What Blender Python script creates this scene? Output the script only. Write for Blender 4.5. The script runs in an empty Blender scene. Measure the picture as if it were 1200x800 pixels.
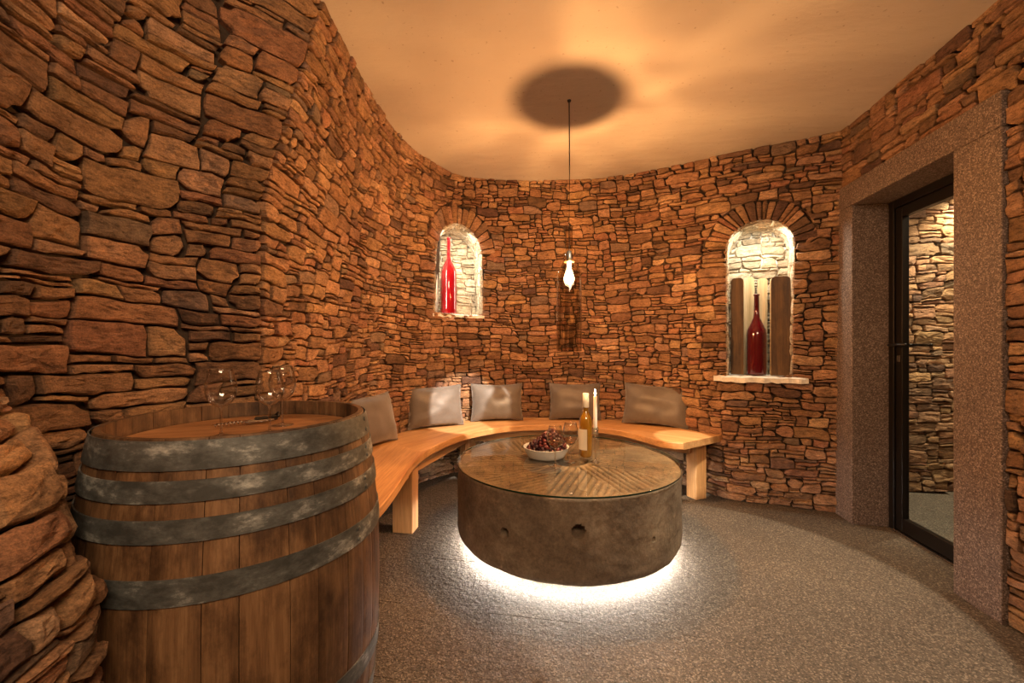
import bpy, math, random
from mathutils import Vector, Matrix, noise

R = random.Random(7)
PI = math.pi
COL = bpy.context.scene.collection
SC = bpy.context.scene

# ------------------------------------------------------------------ camera, world, lights, exposure
H_CAM, F = 1.15, 485.0
cd = bpy.data.cameras.new('camera'); cam = bpy.data.objects.new('camera', cd); COL.objects.link(cam)
cam.location = (0, 0, H_CAM); cam.rotation_euler = (PI/2, 0, 0)
cd.sensor_width = 36; cd.lens = 36*F/1200; cd.shift_y = 5/1200; cd.clip_start = .02
SC.camera = cam
w = bpy.data.worlds.new('world'); SC.world = w; w.use_nodes = True
w.node_tree.nodes['Background'].inputs[0].default_value = (.9, .55, .3, 1)
w.node_tree.nodes['Background'].inputs[1].default_value = .02
SC.view_settings.view_transform = 'Standard'; SC.view_settings.look = 'None'
SC.view_settings.gamma = 1; SC.view_settings.use_curve_mapping = False
SC.view_settings.exposure = 0.0
SC.cycles.max_bounces = 8; SC.cycles.transparent_max_bounces = 24; SC.cycles.diffuse_bounces = 4

def aim(o, p):
    o.rotation_euler = (Vector(p)-o.location).to_track_quat('-Z', 'Y').to_euler()
def area(name, loc, to, sx, sy, power, col):
    l = bpy.data.lights.new(name, 'AREA'); l.shape = 'RECTANGLE'; l.size = sx; l.size_y = sy
    l.energy = power; l.color = col
    o = bpy.data.objects.new(name, l); COL.objects.link(o); o.location = loc; aim(o, to); return o
def spot(name, loc, to, deg, power, col, blend=.1, rad=.03):
    l = bpy.data.lights.new(name, 'SPOT'); l.spot_size = math.radians(deg); l.spot_blend = blend
    l.energy = power; l.color = col; l.shadow_soft_size = rad
    o = bpy.data.objects.new(name, l); COL.objects.link(o); o.location = loc; aim(o, to); return o
BULB = 125.0            # watts of the pendant bulb's filament
LED = 150.0              # strength of the strip under the millstone
WARM = (1, .48, .18)
NEUT = (1, .90, .74)
area('added_fill_behind', (.35, -.75, 2.35), (-.1, 1.6, .9), 1.3, .5, 50, (1, .68, .41))  # added soft fill behind the camera, no lamp known there
spot('added_spot_floor', (1.35, 1.80, 2.56), (1.00, 2.02, 0), 43.5, 260, (1, .82, .58), .05, .02)  # added unseen spot, imitates the bright patch on the floor
spot('added_spot_cushions', (.75, 1.3, 2.5), (-.33, 3.50, .63), 14, 1000, (1, .88, .74), .15, .02)  # added unseen spot to brighten the cushions left of the lamp
spot('added_spot_bench', (.9, 1.6, 2.5), (1.27, 3.06, .46), 9.5, 420, (1, .84, .62), .1, .02)  # added unseen spot for the bright patch at the bench end
spot('corridor_spot', (3.55, 2.95, 2.55), (3.60, 3.26, 1.0), 84, 240, (1, .84, .56), .5, .03)
area('corridor_lamp', (3.1, 2.2, 2.5), (3.2, 2.7, 0), .4, .4, 30, (1, .82, .55))

# ------------------------------------------------------------------ helpers
def unproj(px, py, z):          # a measured photo point on the horizontal plane z
    y = F*(H_CAM-z)/(py-405.0)
    return ((px-600)/F*y, y)
def proj(p):
    if p[1] < .05: return None
    return (600+F*p[0]/p[1], 405-F*(p[2]-H_CAM)/p[1])

def tag(o, label=None, cat=None, group=None, kind=None):
    if label: o['label'] = label
    if cat: o['category'] = cat
    if group: o['group'] = group
    if kind: o['kind'] = kind
    return o
def empty(name, loc, label, cat, rz=0, group=None):
    o = bpy.data.objects.new(name, None); COL.objects.link(o); o.location = loc; o.rotation_euler = (0, 0, rz)
    o.empty_display_size = .05
    return tag(o, label, cat, group)
def mk(name, V, Fc, mat, parent=None, smooth=False, tint=None, loc=None, sharp=None, mats=None, fm=None):
    me = bpy.data.meshes.new(name)
    if loc is not None:
        L = Vector(loc); V = [(v[0]-L.x, v[1]-L.y, v[2]-L.z) for v in V]
    me.from_pydata([tuple(v) for v in V], [], Fc)
    if mats:
        for m in mats: me.materials.append(m)
        me.polygons.foreach_set('material_index', fm)
    else:
        me.materials.append(mat)
    if smooth: me.polygons.foreach_set('use_smooth', [True]*len(Fc))
    if sharp: me.set_sharp_from_angle(angle=math.radians(sharp))
    if tint is not None:
        a = me.color_attributes.new('tint', 'FLOAT_COLOR', 'POINT')
        if len(tint) == 3 and isinstance(tint[0], float): tint = [tint]*len(V)
        buf = []
        for t in tint: buf += [t[0], t[1], t[2], 1.0]
        a.data.foreach_set('color', buf)
    me.update()
    o = bpy.data.objects.new(name, me); COL.objects.link(o)
    if loc is not None: o.location = loc
    if parent: o.parent = parent
    return o
class MB:
    def __init__(s): s.V = []; s.F = []
    def add(s, V, Fc):
        n = len(s.V); s.V += [tuple(v) for v in V]; s.F += [tuple(i+n for i in f) for f in Fc]; return s
    def box(s, c, d, rz=0, bev=.0):
        x, y, z = d[0]/2, d[1]/2, d[2]/2; b = min(bev, x*.9, y*.9, z*.9)
        ca, sa = math.cos(rz), math.sin(rz); V = []
        def T(p): return (c[0]+p[0]*ca-p[1]*sa, c[1]+p[0]*sa+p[1]*ca, c[2]+p[2])
        if b <= 0:
            P = [(i, j, k) for k in (-z, z) for i, j in ((-x, -y), (x, -y), (x, y), (-x, y))]
            return s.add([T(p) for p in P], [(3, 2, 1, 0), (4, 5, 6, 7), (0, 1, 5, 4), (1, 2, 6, 5), (2, 3, 7, 6), (3, 0, 4, 7)])
        rings = []
        for zz, o in ((-z, b), (-z+b, 0), (z-b, 0), (z, b)):
            r = []
            for i, j in ((-1, -1), (1, -1), (1, 1), (-1, 1)):
                p1 = (i*(x-b), j*(y-o)) ; p2 = (i*(x-o), j*(y-b))
                if o == b: p1 = (i*(x-b), j*(y-b)); p2 = (i*(x-b)-i*1e-5, j*(y-b))
                if i*j > 0: r += [p2 if False else (i*(x-o), j*(y-b)), (i*(x-b), j*(y-o))][::(1 if i == 1 and j == 1 or i == -1 and j == -1 else 1)]
                else: r += [(i*(x-b), j*(y-o)), (i*(x-o), j*(y-b))]
            rings.append([T((p[0], p[1], zz)) for p in r])
        V = [p for r in rings for p in r]; Fc = [tuple(range(7, -1, -1)), tuple(24+i for i in range(8))]
        for k in range(3):
            for i in range(8): Fc.append((k*8+i, k*8+(i+1) % 8, k*8+8+(i+1) % 8, k*8+8+i))
        return s.add(V, Fc)
    def lathe(s, prof, n=32, c=(0, 0, 0), cap=True):
        V = []; Fc = []
        for r, z in prof:
            for i in range(n):
                a = 2*PI*i/n; V.append((c[0]+r*math.cos(a), c[1]+r*math.sin(a), c[2]+z))
        for k in range(len(prof)-1):
            for i in range(n): Fc.append((k*n+i, k*n+(i+1) % n, (k+1)*n+(i+1) % n, (k+1)*n+i))
        if cap:
            if prof[0][0] > 1e-4: Fc.append(tuple(range(n-1, -1, -1)))
            if prof[-1][0] > 1e-4: Fc.append(tuple((len(prof)-1)*n+i for i in range(n)))
        return s.add(V, Fc)
    def tube(s, pts, r, n=8):
        pts = [Vector(p) for p in pts]; V = []; Fc = []; up = Vector((0, 0, 1))
        for k, p in enumerate(pts):
            d = (pts[min(k+1, len(pts)-1)]-pts[max(k-1, 0)]).normalized()
            a = d.cross(up)
            if a.length < 1e-3: a = d.cross(Vector((1, 0, 0)))
            a.normalize(); b = d.cross(a); rr = r[k] if isinstance(r, (list, tuple)) else r
            for i in range(n):
                t = 2*PI*i/n; V.append(p+a*rr*math.cos(t)+b*rr*math.sin(t))
        for k in range(len(pts)-1):
            for i in range(n): Fc.append((k*n+i, (k+1)*n+i, (k+1)*n+(i+1) % n, k*n+(i+1) % n))
        Fc.append(tuple(range(n))); Fc.append(tuple((len(pts)-1)*n+i for i in range(n-1, -1, -1)))
        return s.add(V, Fc)
    def out(s, name, mat, parent=None, **k): return mk(name, s.V, s.F, mat, parent, **k)

# ------------------------------------------------------------------ materials
class M:
    def __init__(s, name):
        s.m = bpy.data.materials.new(name); s.m.use_nodes = True; s.t = s.m.node_tree
        s.b = s.t.nodes['Principled BSDF']; s.o = s.t.nodes['Material Output']
    def n(s, typ, **kw):
        x = s.t.nodes.new('ShaderNode'+typ)
        for k, v in kw.items():
            if k in x.inputs: x.inputs[k].default_value = v
            else: setattr(x, k, v)
        return x
    def l(s, a, b): s.t.links.new(a, b)
    def coord(s, kind='Object', scale=(1, 1, 1)):
        if kind == 'World': c = s.n('NewGeometry').outputs['Position']
        else: c = s.n('TexCoord').outputs[kind]
        mp = s.n('Mapping'); mp.inputs['Scale'].default_value = scale; s.l(c, mp.inputs[0]); return mp.outputs[0]
    def noise(s, vec, scale, detail=6, rough=.6):
        x = s.n('TexNoise'); x.inputs['Scale'].default_value = scale; x.inputs['Detail'].default_value = detail
        x.inputs['Roughness'].default_value = rough; s.l(vec, x.inputs['Vector']); return x.outputs[0]
    def ramp(s, fac, stops):
        x = s.n('ValToRGB'); e = x.color_ramp.elements
        while len(e) < len(stops): e.new(.5)
        for i, (p, c) in enumerate(stops): e[i].position = p; e[i].color = (*c, 1) if len(c) == 3 else c
        s.l(fac, x.inputs[0]); return x.outputs[0]
    def mix(s, a, b, fac, typ='MIX'):
        x = s.n('Mix'); x.data_type = 'RGBA'; x.blend_type = typ
        for v, i in ((fac, 0), (a, 6), (b, 7)):
            if hasattr(v, 'links'): s.l(v, x.inputs[i])
            elif i == 0: x.inputs[0].default_value = v
            else: x.inputs[i].default_value = (*v, 1)
        return x.outputs[2]
    def bump(s, h, strength=.5, dist=.01, prev=None):
        x = s.n('Bump'); x.inputs['Strength'].default_value = strength; x.inputs['Distance'].default_value = dist
        s.l(h, x.inputs['Height'])
        if prev: s.l(prev, x.inputs['Normal'])
        return x.outputs[0]
    def fin(s, col=None, rough=.8, bump=None, metal=0, **kw):
        if col is not None:
            if hasattr(col, 'links'): s.l(col, s.b.inputs['Base Color'])
            else: s.b.inputs['Base Color'].default_value = (*col, 1)
        if hasattr(rough, 'links'): s.l(rough, s.b.inputs['Roughness'])
        else: s.b.inputs['Roughness'].default_value = rough
        s.b.inputs['Metallic'].default_value = metal
        if bump: s.l(bump, s.b.inputs['Normal'])
        for k, v in kw.items(): s.b.inputs[k.replace('_', ' ')].default_value = v
        return s.m

def m_stone():
    m = M('rough_stone'); a = m.n('Attribute'); a.attribute_name = 'tint'
    v = m.coord('World', (1, 1, 1)); vs = m.coord('World', (1, 1, 3.2))
    n1 = m.noise(v, 9, 5); n2 = m.noise(vs, 30, 9, .74); n3 = m.noise(v, 210, 4, .7)
    vo = m.n('TexVoronoi'); vo.feature = 'DISTANCE_TO_EDGE'; vo.inputs['Scale'].default_value = 13
    wv = m.n('VectorMath'); wv.operation = 'MULTIPLY_ADD'; wn = m.n('TexNoise'); wn.inputs['Scale'].default_value = 22; m.l(v, wn.inputs['Vector']); m.l(wn.outputs['Color'], wv.inputs[0]); wv.inputs[1].default_value = (.06, .06, .05); m.l(vs, wv.inputs[2]); m.l(wv.outputs[0], vo.inputs['Vector'])
    crack = m.ramp(vo.outputs['Distance'], [(.0, (.25, .25, .25)), (.035, (1, 1, 1))])
    c = m.mix(a.outputs[0], m.ramp(n1, [(.3, (.62, .55, .50)), (.7, (1.25, 1.2, 1.15))]), 1, 'MULTIPLY')
    c = m.mix(c, m.ramp(n2, [(.34, (.30, .26, .22)), (.50, (1, 1, 1)), (.68, (1.45, 1.4, 1.32))]), .9, 'MULTIPLY')
    c = m.mix(c, m.ramp(n3, [(.35, (.55, .55, .55)), (.65, (1.45, 1.45, 1.45))]), .6, 'MULTIPLY')
    c = m.mix(c, crack, .35, 'MULTIPLY')
    b = m.bump(crack, .35, .004); b = m.bump(n2, 1.0, .020, b); b = m.bump(n3, .8, .004, b)
    return m.fin(c, .88, b)
def m_plain(name, col, rough=.8, **k): return M(name).fin(col, rough, **k)
def m_back():
    m = M('dark_joint'); v = m.coord('World'); n = m.noise(v, 30)
    return m.fin(m.ramp(n, [(.3, (.022, .013, .008)), (.7, (.075, .046, .026))]), .95, m.bump(n, 1, .01))
def m_plaster():
    m = M('ceiling_plaster'); v = m.coord('World'); a = m.noise(v, 1.1, 4); b = m.noise(v, 160, 4, .7); t = m.noise(m.coord('World', (1, 2.4, 1)), 4.2, 5, .55)
    c = m.ramp(a, [(.3, (.50, .455, .40)), (.7, (.59, .54, .485))])
    d = m.noise(v, 45, 2, .4); c = m.mix(c, m.ramp(d, [(.24, (.5, .45, .4)), (.30, (1, 1, 1))]), .6, 'MULTIPLY')
    return m.fin(c, .9, m.bump(b, .35, .004, m.bump(t, .45, .02)))
def m_granite(name, c0, c1, c2, sc=1, bs=.5, bd=.003, rough=.75):
    m = M(name); v = m.coord('World'); 
    vo = m.n('TexVoronoi'); vo.inputs['Scale'].default_value = 190*sc; m.l(v, vo.inputs['Vector'])
    h = m.n('SeparateColor'); m.l(vo.outputs['Color'], h.inputs[0])
    n = m.noise(v, 110*sc, 3, .6); big = m.noise(v, 2.2, 3)
    c = m.ramp(h.outputs[0], [(.0, c0), (.35, c1), (.70, c1), (.92, c2)])
    c = m.mix(c, m.ramp(n, [(.35, (.6, .6, .6)), (.65, (1.25, 1.25, 1.25))]), .7, 'MULTIPLY')
    c = m.mix(c, m.ramp(big, [(.3, (.85, .85, .85)), (.7, (1.12, 1.12, 1.12))]), .6, 'MULTIPLY')
    return m.fin(c, rough, m.bump(n, bs, bd, m.bump(m.noise(v, 38*sc, 4, .55), bs, bd*2.4)))
def m_wood(name, c0, c1, c2, axis='x', sc=1, rough=.55, stain=0, kind='Object', rnd=.15):
    m = M(name); st = {'x': (.8, 14, 14), 'y': (14, .8, 14), 'z': (14, 14, .8)}[axis]
    v = m.coord(kind, tuple(a*sc for a in st)); oi = m.n('ObjectInfo')
    ad = m.n('VectorMath'); ad.operation = 'ADD'; cx = m.n('CombineXYZ'); mu = m.n('Math'); mu.operation = 'MULTIPLY'; mu.inputs[1].default_value = 37
    m.l(oi.outputs['Random'], mu.inputs[0]); m.l(mu.outputs[0], cx.inputs[0]); m.l(mu.outputs[0], cx.inputs[1]); m.l(cx.outputs[0], ad.inputs[1]); m.l(v, ad.inputs[0])
    V = ad.outputs[0]; n = m.noise(V, 1.6, 9, .62); f = m.noise(V, 9, 4, .6)
    c = m.ramp(n, [(.28, c0), (.5, c1), (.72, c2)])
    c = m.mix(c, m.ramp(f, [(.35, (.72, .68, .62)), (.6, (1.08, 1.08, 1.08))]), .6, 'MULTIPLY')
    mr = m.n('MapRange'); mr.inputs[3].default_value = 1-rnd; mr.inputs[4].default_value = 1+rnd; m.l(oi.outputs['Random'], mr.inputs[0])
    hsv = m.n('HueSaturation'); m.l(mr.outputs[0], hsv.inputs['Value']); m.l(c, hsv.inputs['Color']); c = hsv.outputs[0]
    if stain:
        s_ = m.noise(m.coord('World', (1, 1, .55)), 6.5, 7, .72)
        c = m.mix(c, m.ramp(s_, [(.40, (.22, .17, .13)), (.56, (1, 1, 1))]), stain, 'MULTIPLY')
    return m.fin(c, rough, m.bump(f, .35, .002, m.bump(n, .3, .003)))
def m_hoop():
    m = M('galvanised_steel'); v = m.coord('World', (1, 1, 2.2)); n = m.noise(v, 11, 9, .72); n2 = m.noise(m.coord('World', (1, 1, 1)), 55, 5)
    c = m.ramp(n, [(.40, (.065, .070, .068)), (.54, (.13, .14, .138)), (.61, (.30, .32, .31)), (.71, (.55, .57, .55))])
    c = m.mix(c, m.ramp(n2, [(.35, (.7, .7, .7)), (.65, (1.2, 1.2, 1.2))]), .6, 'MULTIPLY')
    return m.fin(c, .5, m.bump(n2, .25, .002), metal=.35)
def m_glass(name, tint=(1, 1, 1), trans=.0, rough=.02, ior=1.45, gl=1.0, streak=False, edge=0, pwr=4.5):
    m = M(name); t = m.t; t.nodes.remove(m.b)
    tr = m.n('BsdfTransparent'); tr.inputs[0].default_value = (*tint, 1)
    g = m.n('BsdfGlossy'); g.inputs['Roughness'].default_value = rough; g.inputs[0].default_value = (gl, gl, gl, 1)
    r0 = ((ior-1)/(ior+1))**2; lw = m.n('LayerWeight'); lw.inputs[0].default_value = .5
    pw = m.n('Math'); pw.operation = 'POWER'; pw.inputs[1].default_value = pwr; m.l(lw.outputs['Facing'], pw.inputs[0])
    f = m.n('MapRange'); f.inputs[3].default_value = r0; f.inputs[4].default_value = .85; m.l(pw.outputs[0], f.inputs[0])
    if edge: m.l(m.mix(tint, tuple(a*edge for a in tint), pw.outputs[0]), tr.inputs[0])
    if streak:
        st = m.noise(m.coord('Object', (1, 1, .2)), 24, 2, .5)
        m.l(m.mix(tuple(a*.70 for a in tint), tuple(min(1, a*1.6) for a in tint), m.ramp(st, [(.47, (.25, .25, .25)), (.53, (1, 1, 1)), (.56, (1, 1, 1)), (.64, (.1, .1, .1))])), tr.inputs[0])
    mx = m.n('MixShader'); m.l(f.outputs[0], mx.inputs[0]); m.l(tr.outputs[0], mx.inputs[1]); m.l(g.outputs[0], mx.inputs[2])
    m.l(mx.outputs[0], m.o.inputs[0]); return m.m
def m_emit(name, col, s):
    m = M(name); m.t.nodes.remove(m.b); e = m.n('Emission'); e.inputs[0].default_value = (*col, 1); e.inputs[1].default_value = s
    m.l(e.outputs[0], m.o.inputs[0]); return m.m
def m_bulb():
    m = M('warm_bulb'); m.t.nodes.remove(m.b); e = m.n('Emission'); e.inputs[0].default_value = (1, .72, .42, 1); e.inputs[1].default_value = 22
    t = m.n('BsdfTransparent'); a = m.n('AddShader'); m.l(e.outputs[0], a.inputs[0]); m.l(t.outputs[0], a.inputs[1]); m.l(a.outputs[0], m.o.inputs[0]); return m.m
def m_fabric():
    m = M('satin_fabric'); v = m.coord('Object'); w1 = m.noise(m.coord('Object', (1, 1, 8)), 60, 2); w2 = m.noise(m.coord('Object', (8, 1, 1)), 60, 2); n = m.noise(v, 8, 3)
    c = m.mix(m.ramp(n, [(.3, (.115, .095, .078)), (.7, (.155, .13, .108))]), m.ramp(w1, [(.3, (.8, .8, .8)), (.7, (1.15, 1.15, 1.15))]), .6, 'MULTIPLY')
    return m.fin(c, .5, m.bump(w1, .25, .001, m.bump(w2, .25, .001)), Sheen_Weight=.4)
def m_millstone():
    m = M('millstone'); v = m.coord('World'); n = m.noise(v, 3.2, 9, .68); n2 = m.noise(v, 70, 6, .7); n3 = m.noise(v, 9, 6, .7)
    c = m.ramp(n, [(.32, (.085, .060, .042)), (.52, (.17, .125, .085)), (.70, (.30, .24, .17))])
    c = m.mix(c, m.ramp(n3, [(.60, (1, 1, 1)), (.72, (1.9, 1.9, 1.9))]), .8, 'MULTIPLY')
    c = m.mix(c, m.ramp(n2, [(.3, (.6, .6, .6)), (.7, (1.35, 1.35, 1.35))]), .8, 'MULTIPLY')
    return m.fin(c, .8, m.bump(n2, .6, .004, m.bump(n3, .4, .01)))
def m_mtop():
    m = M('millstone_face'); v = m.coord('World'); n = m.noise(v, 5, 8, .65); n2 = m.noise(v, 80, 5, .7)
    c = m.ramp(n, [(.3, (.11, .066, .034)), (.5, (.21, .135, .072)), (.7, (.32, .22, .13))])
    c = m.mix(c, m.ramp(n2, [(.3, (.6, .6, .6)), (.7, (1.35, 1.35, 1.35))]), .7, 'MULTIPLY')
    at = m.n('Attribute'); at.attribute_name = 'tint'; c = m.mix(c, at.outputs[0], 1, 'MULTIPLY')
    return m.fin(c, .8, m.bump(n2, .5, .003))

STONE = m_stone(); BACK = m_back(); PLASTER = m_plaster()
FLOORM = m_granite('floor_granite', (.034, .027, .021), (.088, .070, .053), (.21, .172, .135), 1, .8, .0045)
FRAMEM = m_granite('frame_granite', (.05, .034, .028), (.135, .095, .075), (.28, .215, .18), 1.1, .3, .002)
BENCH = m_wood('larch_wood', (.46, .215, .075), (.60, .32, .125), (.72, .42, .19), 'x', .8, .5, rnd=.06)
BENCHZ = m_wood('larch_wood_upright', (.46, .215, .075), (.60, .32, .125), (.72, .42, .19), 'z', .8, .5, rnd=.06)
OAK = m_wood('oak_stave', (.085, .043, .019), (.165, .088, .040), (.26, .150, .072), 'z', 2.2, .6, .85, rnd=.22)
OAKHEAD = m_wood('oak_head', (.24, .105, .040), (.34, .165, .066), (.44, .23, .10), 'x', 1.6, .5, .25)
HOOP = m_hoop()
GLASS = m_glass('clear_glass', (.97, .97, .97), ior=1.75, edge=.35, pwr=3.0)
PANE = m_glass('door_glass', (.93, .94, .92), ior=1.3)
TOPG = m_glass('tabletop_glass', (.93, .97, .94), ior=1.5)
EDGEG = m_plain('glass_green_edge', (.004, .030, .018), .08)
SMOKE = m_glass('smoked_glass', (.68, .60, .53), ior=1.6, streak=True, pwr=3.5)
REDG = m_plain('red_glass', (.30, .003, .008), .08, Transmission_Weight=.25, Coat_Weight=.6)
DREDG = m_plain('dark_red_glass', (.085, .002, .006), .10, Transmission_Weight=.15, Coat_Weight=.6)
BLACK = m_plain('black_metal', (.014, .011, .010), .35, metal=.5)
CORD = m_plain('black_cord', (.012, .010, .009), .7)
STEEL = m_plain('bright_steel', (.55, .52, .48), .22, metal=1)
DARKP = m_plain('dark_plastic', (.02, .017, .015), .35)
BRASS = m_plain('lamp_ring', (.75, .55, .32), .3, metal=1)
FABRIC = m_fabric()
CERAM = m_plain('glazed_stoneware', (.52, .57, .58), .35)
GRAPE = m_plain('grape_skin', (.035, .006, .012), .30, Coat_Weight=.1)
GRAPE2 = m_plain('grape_skin_red', (.085, .012, .013), .32, Coat_Weight=.1)
TWIG = m_plain('grape_stem', (.10, .07, .03), .7)
STEMG = m_glass('stem_glass', (.90, .88, .86), ior=2.6, edge=.5, pwr=2.2, rough=.06)
WINE = m_glass('amber_wine_glass', (.90, .58, .10), ior=1.5)
WINEL = m_plain('amber_wine', (.52, .27, .02), .10, Transmission_Weight=.5)
WINEP = m_glass('pale_wine', (.86, .66, .50), ior=1.33)
WAX = m_plain('white_wax', (.85, .80, .70), .4, Subsurface_Weight=.2)
PAPER = m_plain('cream_paper', (.78, .72, .58), .6)
CAPS = m_plain('white_capsule', (.82, .76, .64), .4)
SILLM = M('light_whitened_sill'); _v = SILLM.coord('World'); _n = SILLM.noise(_v, 40); SILLM = SILLM.fin(SILLM.ramp(_n, [(.3, (.70, .66, .57)), (.7, (.90, .87, .78))]), .9, SILLM.bump(_n, .9, .01))  # white slab, whitened further in place of niche light missing on the sill
BARK = m_wood('old_oak_board', (.035, .016, .005), (.11, .056, .016), (.19, .105, .034), 'z', 1.3, .6, .5)
PALEW = m_wood('pale_split_wood', (.42, .30, .15), (.58, .44, .25), (.70, .56, .36), 'z', 1.3, .6)
PLAINW = m_plain('rough_brown_render', (.30, .20, .12), .95)

# ------------------------------------------------------------------ wall surfaces
def catmull(P, t):
    n = len(P)-1; x = min(max(t, 0), 1)*n; i = min(int(x), n-1); f = x-i
    p1, p2 = P[i], P[i+1]
    p0 = P[i-1] if i > 0 else (2*p1[0]-p2[0], 2*p1[1]-p2[1])
    p3 = P[i+2] if i+2 <= n else (2*p2[0]-p1[0], 2*p2[1]-p1[1])
    r = []
    for k in (0, 1):
        r.append(.5*((2*p1[k])+(-p0[k]+p2[k])*f+(2*p0[k]-5*p1[k]+4*p2[k]-p3[k])*f*f+(-p0[k]+3*p1[k]-3*p2[k]+p3[k])*f**3))
    return r
class Surf:
    def __init__(s, levels, flip=1, lin=False):
        s.lv = levels; s.flip = flip; s.tab = []; N = 200; d = 0; last = None
        s.ref = levels[min(1, len(levels)-1)][0]
        for i in range(N+1):
            p = s.raw(i/N, s.ref); 
            if last: d += math.hypot(p[0]-last[0], p[1]-last[1])
            last = p; s.tab.append(d)
        s.L = d
    def raw(s, u, z):
        lv = s.lv
        if z <= lv[0][0]: return catmull(lv[0][1], u)
        if z >= lv[-1][0]: return catmull(lv[-1][1], u)
        for a, b in zip(lv, lv[1:]):
            if z <= b[0]:
                f = (z-a[0])/(b[0]-a[0]); p = catmull(a[1], u); q = catmull(b[1], u)
                return (p[0]+(q[0]-p[0])*f, p[1]+(q[1]-p[1])*f)
    def u(s, d):
        if d <= 0: return 0
        if d >= s.L: return 1
        lo, hi = 0, len(s.tab)-1
        while hi-lo > 1:
            m = (lo+hi)//2
            if s.tab[m] > d: hi = m
            else: lo = m
        return (lo+(d-s.tab[lo])/(s.tab[hi]-s.tab[lo]+1e-9))/(len(s.tab)-1)
    def P(s, d, z):
        p = s.raw(s.u(d), z); return Vector((p[0], p[1], z))
    def N(s, d, z):
        e = .02; a = s.P(max(d-e, 0), z); b = s.P(min(d+e, s.L), z)
        t = (b-a); v = s.P(d, z+e)-s.P(d, z-e)
        n = t.cross(v)*s.flip
        return n.normalized()
    def find(s, px, py):
        best = None
        for i in range(161):
            d = s.L*i/160
            for k in range(0, 105):
                z = k*.025; p = s.P(d, z)
                if p.y < .3: continue
                q = proj(p); e = (q[0]-px)**2+(q[1]-py)**2
                if best is None or e < best[0]: best = (e, d, z)
        e, d0, z0 = best
        for it in range(25):
            p = s.P(d0, z0); q = proj(p); qd = proj(s.P(d0+.005, z0)); qz = proj(s.P(d0, z0+.005))
            a, b_, c, dd = (qd[0]-q[0])/.005, (qz[0]-q[0])/.005, (qd[1]-q[1])/.005, (qz[1]-q[1])/.005
            D = a*dd-b_*c
            if abs(D) < 1e-6: break
            ex, ey = px-q[0], py-q[1]; d0 += .7*(dd*ex-b_*ey)/D; z0 += .7*(-c*ex+a*ey)/D
            d0 = min(max(d0, 0), s.L)
        return d0, z0

PAL = [((.43, .27, .14), 30), ((.37, .23, .12), 28), ((.31, .185, .095), 20), ((.35, .19, .10), 12), ((.22, .135, .075), 9), ((.25, .18, .12), 5), ((.50, .34, .19), 9), ((.15, .09, .055), 4)]
PALT = sum(w_ for _, w_ in PAL)
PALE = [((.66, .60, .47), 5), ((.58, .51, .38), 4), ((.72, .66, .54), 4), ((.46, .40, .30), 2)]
def stone_col(rng, gain=1):
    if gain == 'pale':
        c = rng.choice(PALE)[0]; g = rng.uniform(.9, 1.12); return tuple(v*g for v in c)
    x = rng.random()*PALT
    for c, w_ in PAL:
        x -= w_
        if x <= 0: break
    g = rng.uniform(.85, 1.15)*gain
    return (c[0]*g, c[1]*g*rng.uniform(.90, 1.0), c[2]*g*rng.uniform(.9, 1.1))

def pack(W, H, rng, sc=1.0):
    sky = [[0.0, W, 0.0]]; out = []
    while True:
        i = min(range(len(sky)), key=lambda k: sky[k][2]); a, b, z = sky[i]
        if z >= H-.004: break
        w_ = b-a
        hl = sky[i-1][2]-z if i > 0 else 9; hr = sky[i+1][2]-z if i+1 < len(sky) else 9
        x = rng.random()
        h = rng.uniform(.020, .036) if x < .34 else rng.uniform(.038, .066) if x < .78 else rng.uniform(.07, .115)
        h *= sc
        wd = h*rng.uniform(1.4, 4.4); wd = min(max(wd, .06*sc), .30*sc)
        if h < .04*sc: wd = rng.uniform(.07, .22)*sc
        if w_ < .075*sc:
            wd = w_; h = min(max(min(hl, hr), .02), max(.05, w_*1.6))
            if min(hl, hr) > 8: h = .05
        elif w_-wd < .06*sc: wd = w_
        left = rng.random() < .5
        for hh in (hl, hr):
            if abs(hh-h) < .014: h = hh
        if z+h > H-.02: h = H-z
        if wd >= w_-1e-6: nw = [[a, b, z+h]]; out.append((a, b, z, z+h))
        elif left: nw = [[a, a+wd, z+h], [a+wd, b, z]]; out.append((a, a+wd, z, z+h))
        else: nw = [[a, b-wd, z], [b-wd, b, z+h]]; out.append((b-wd, b, z, z+h))
        sky[i:i+1] = nw
        k = 0
        while k < len(sky)-1:
            if abs(sky[k][2]-sky[k+1][2]) < .0015: sky[k][1] = sky[k+1][1]; sky.pop(k+1)
            else: k += 1
    return out

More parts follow.
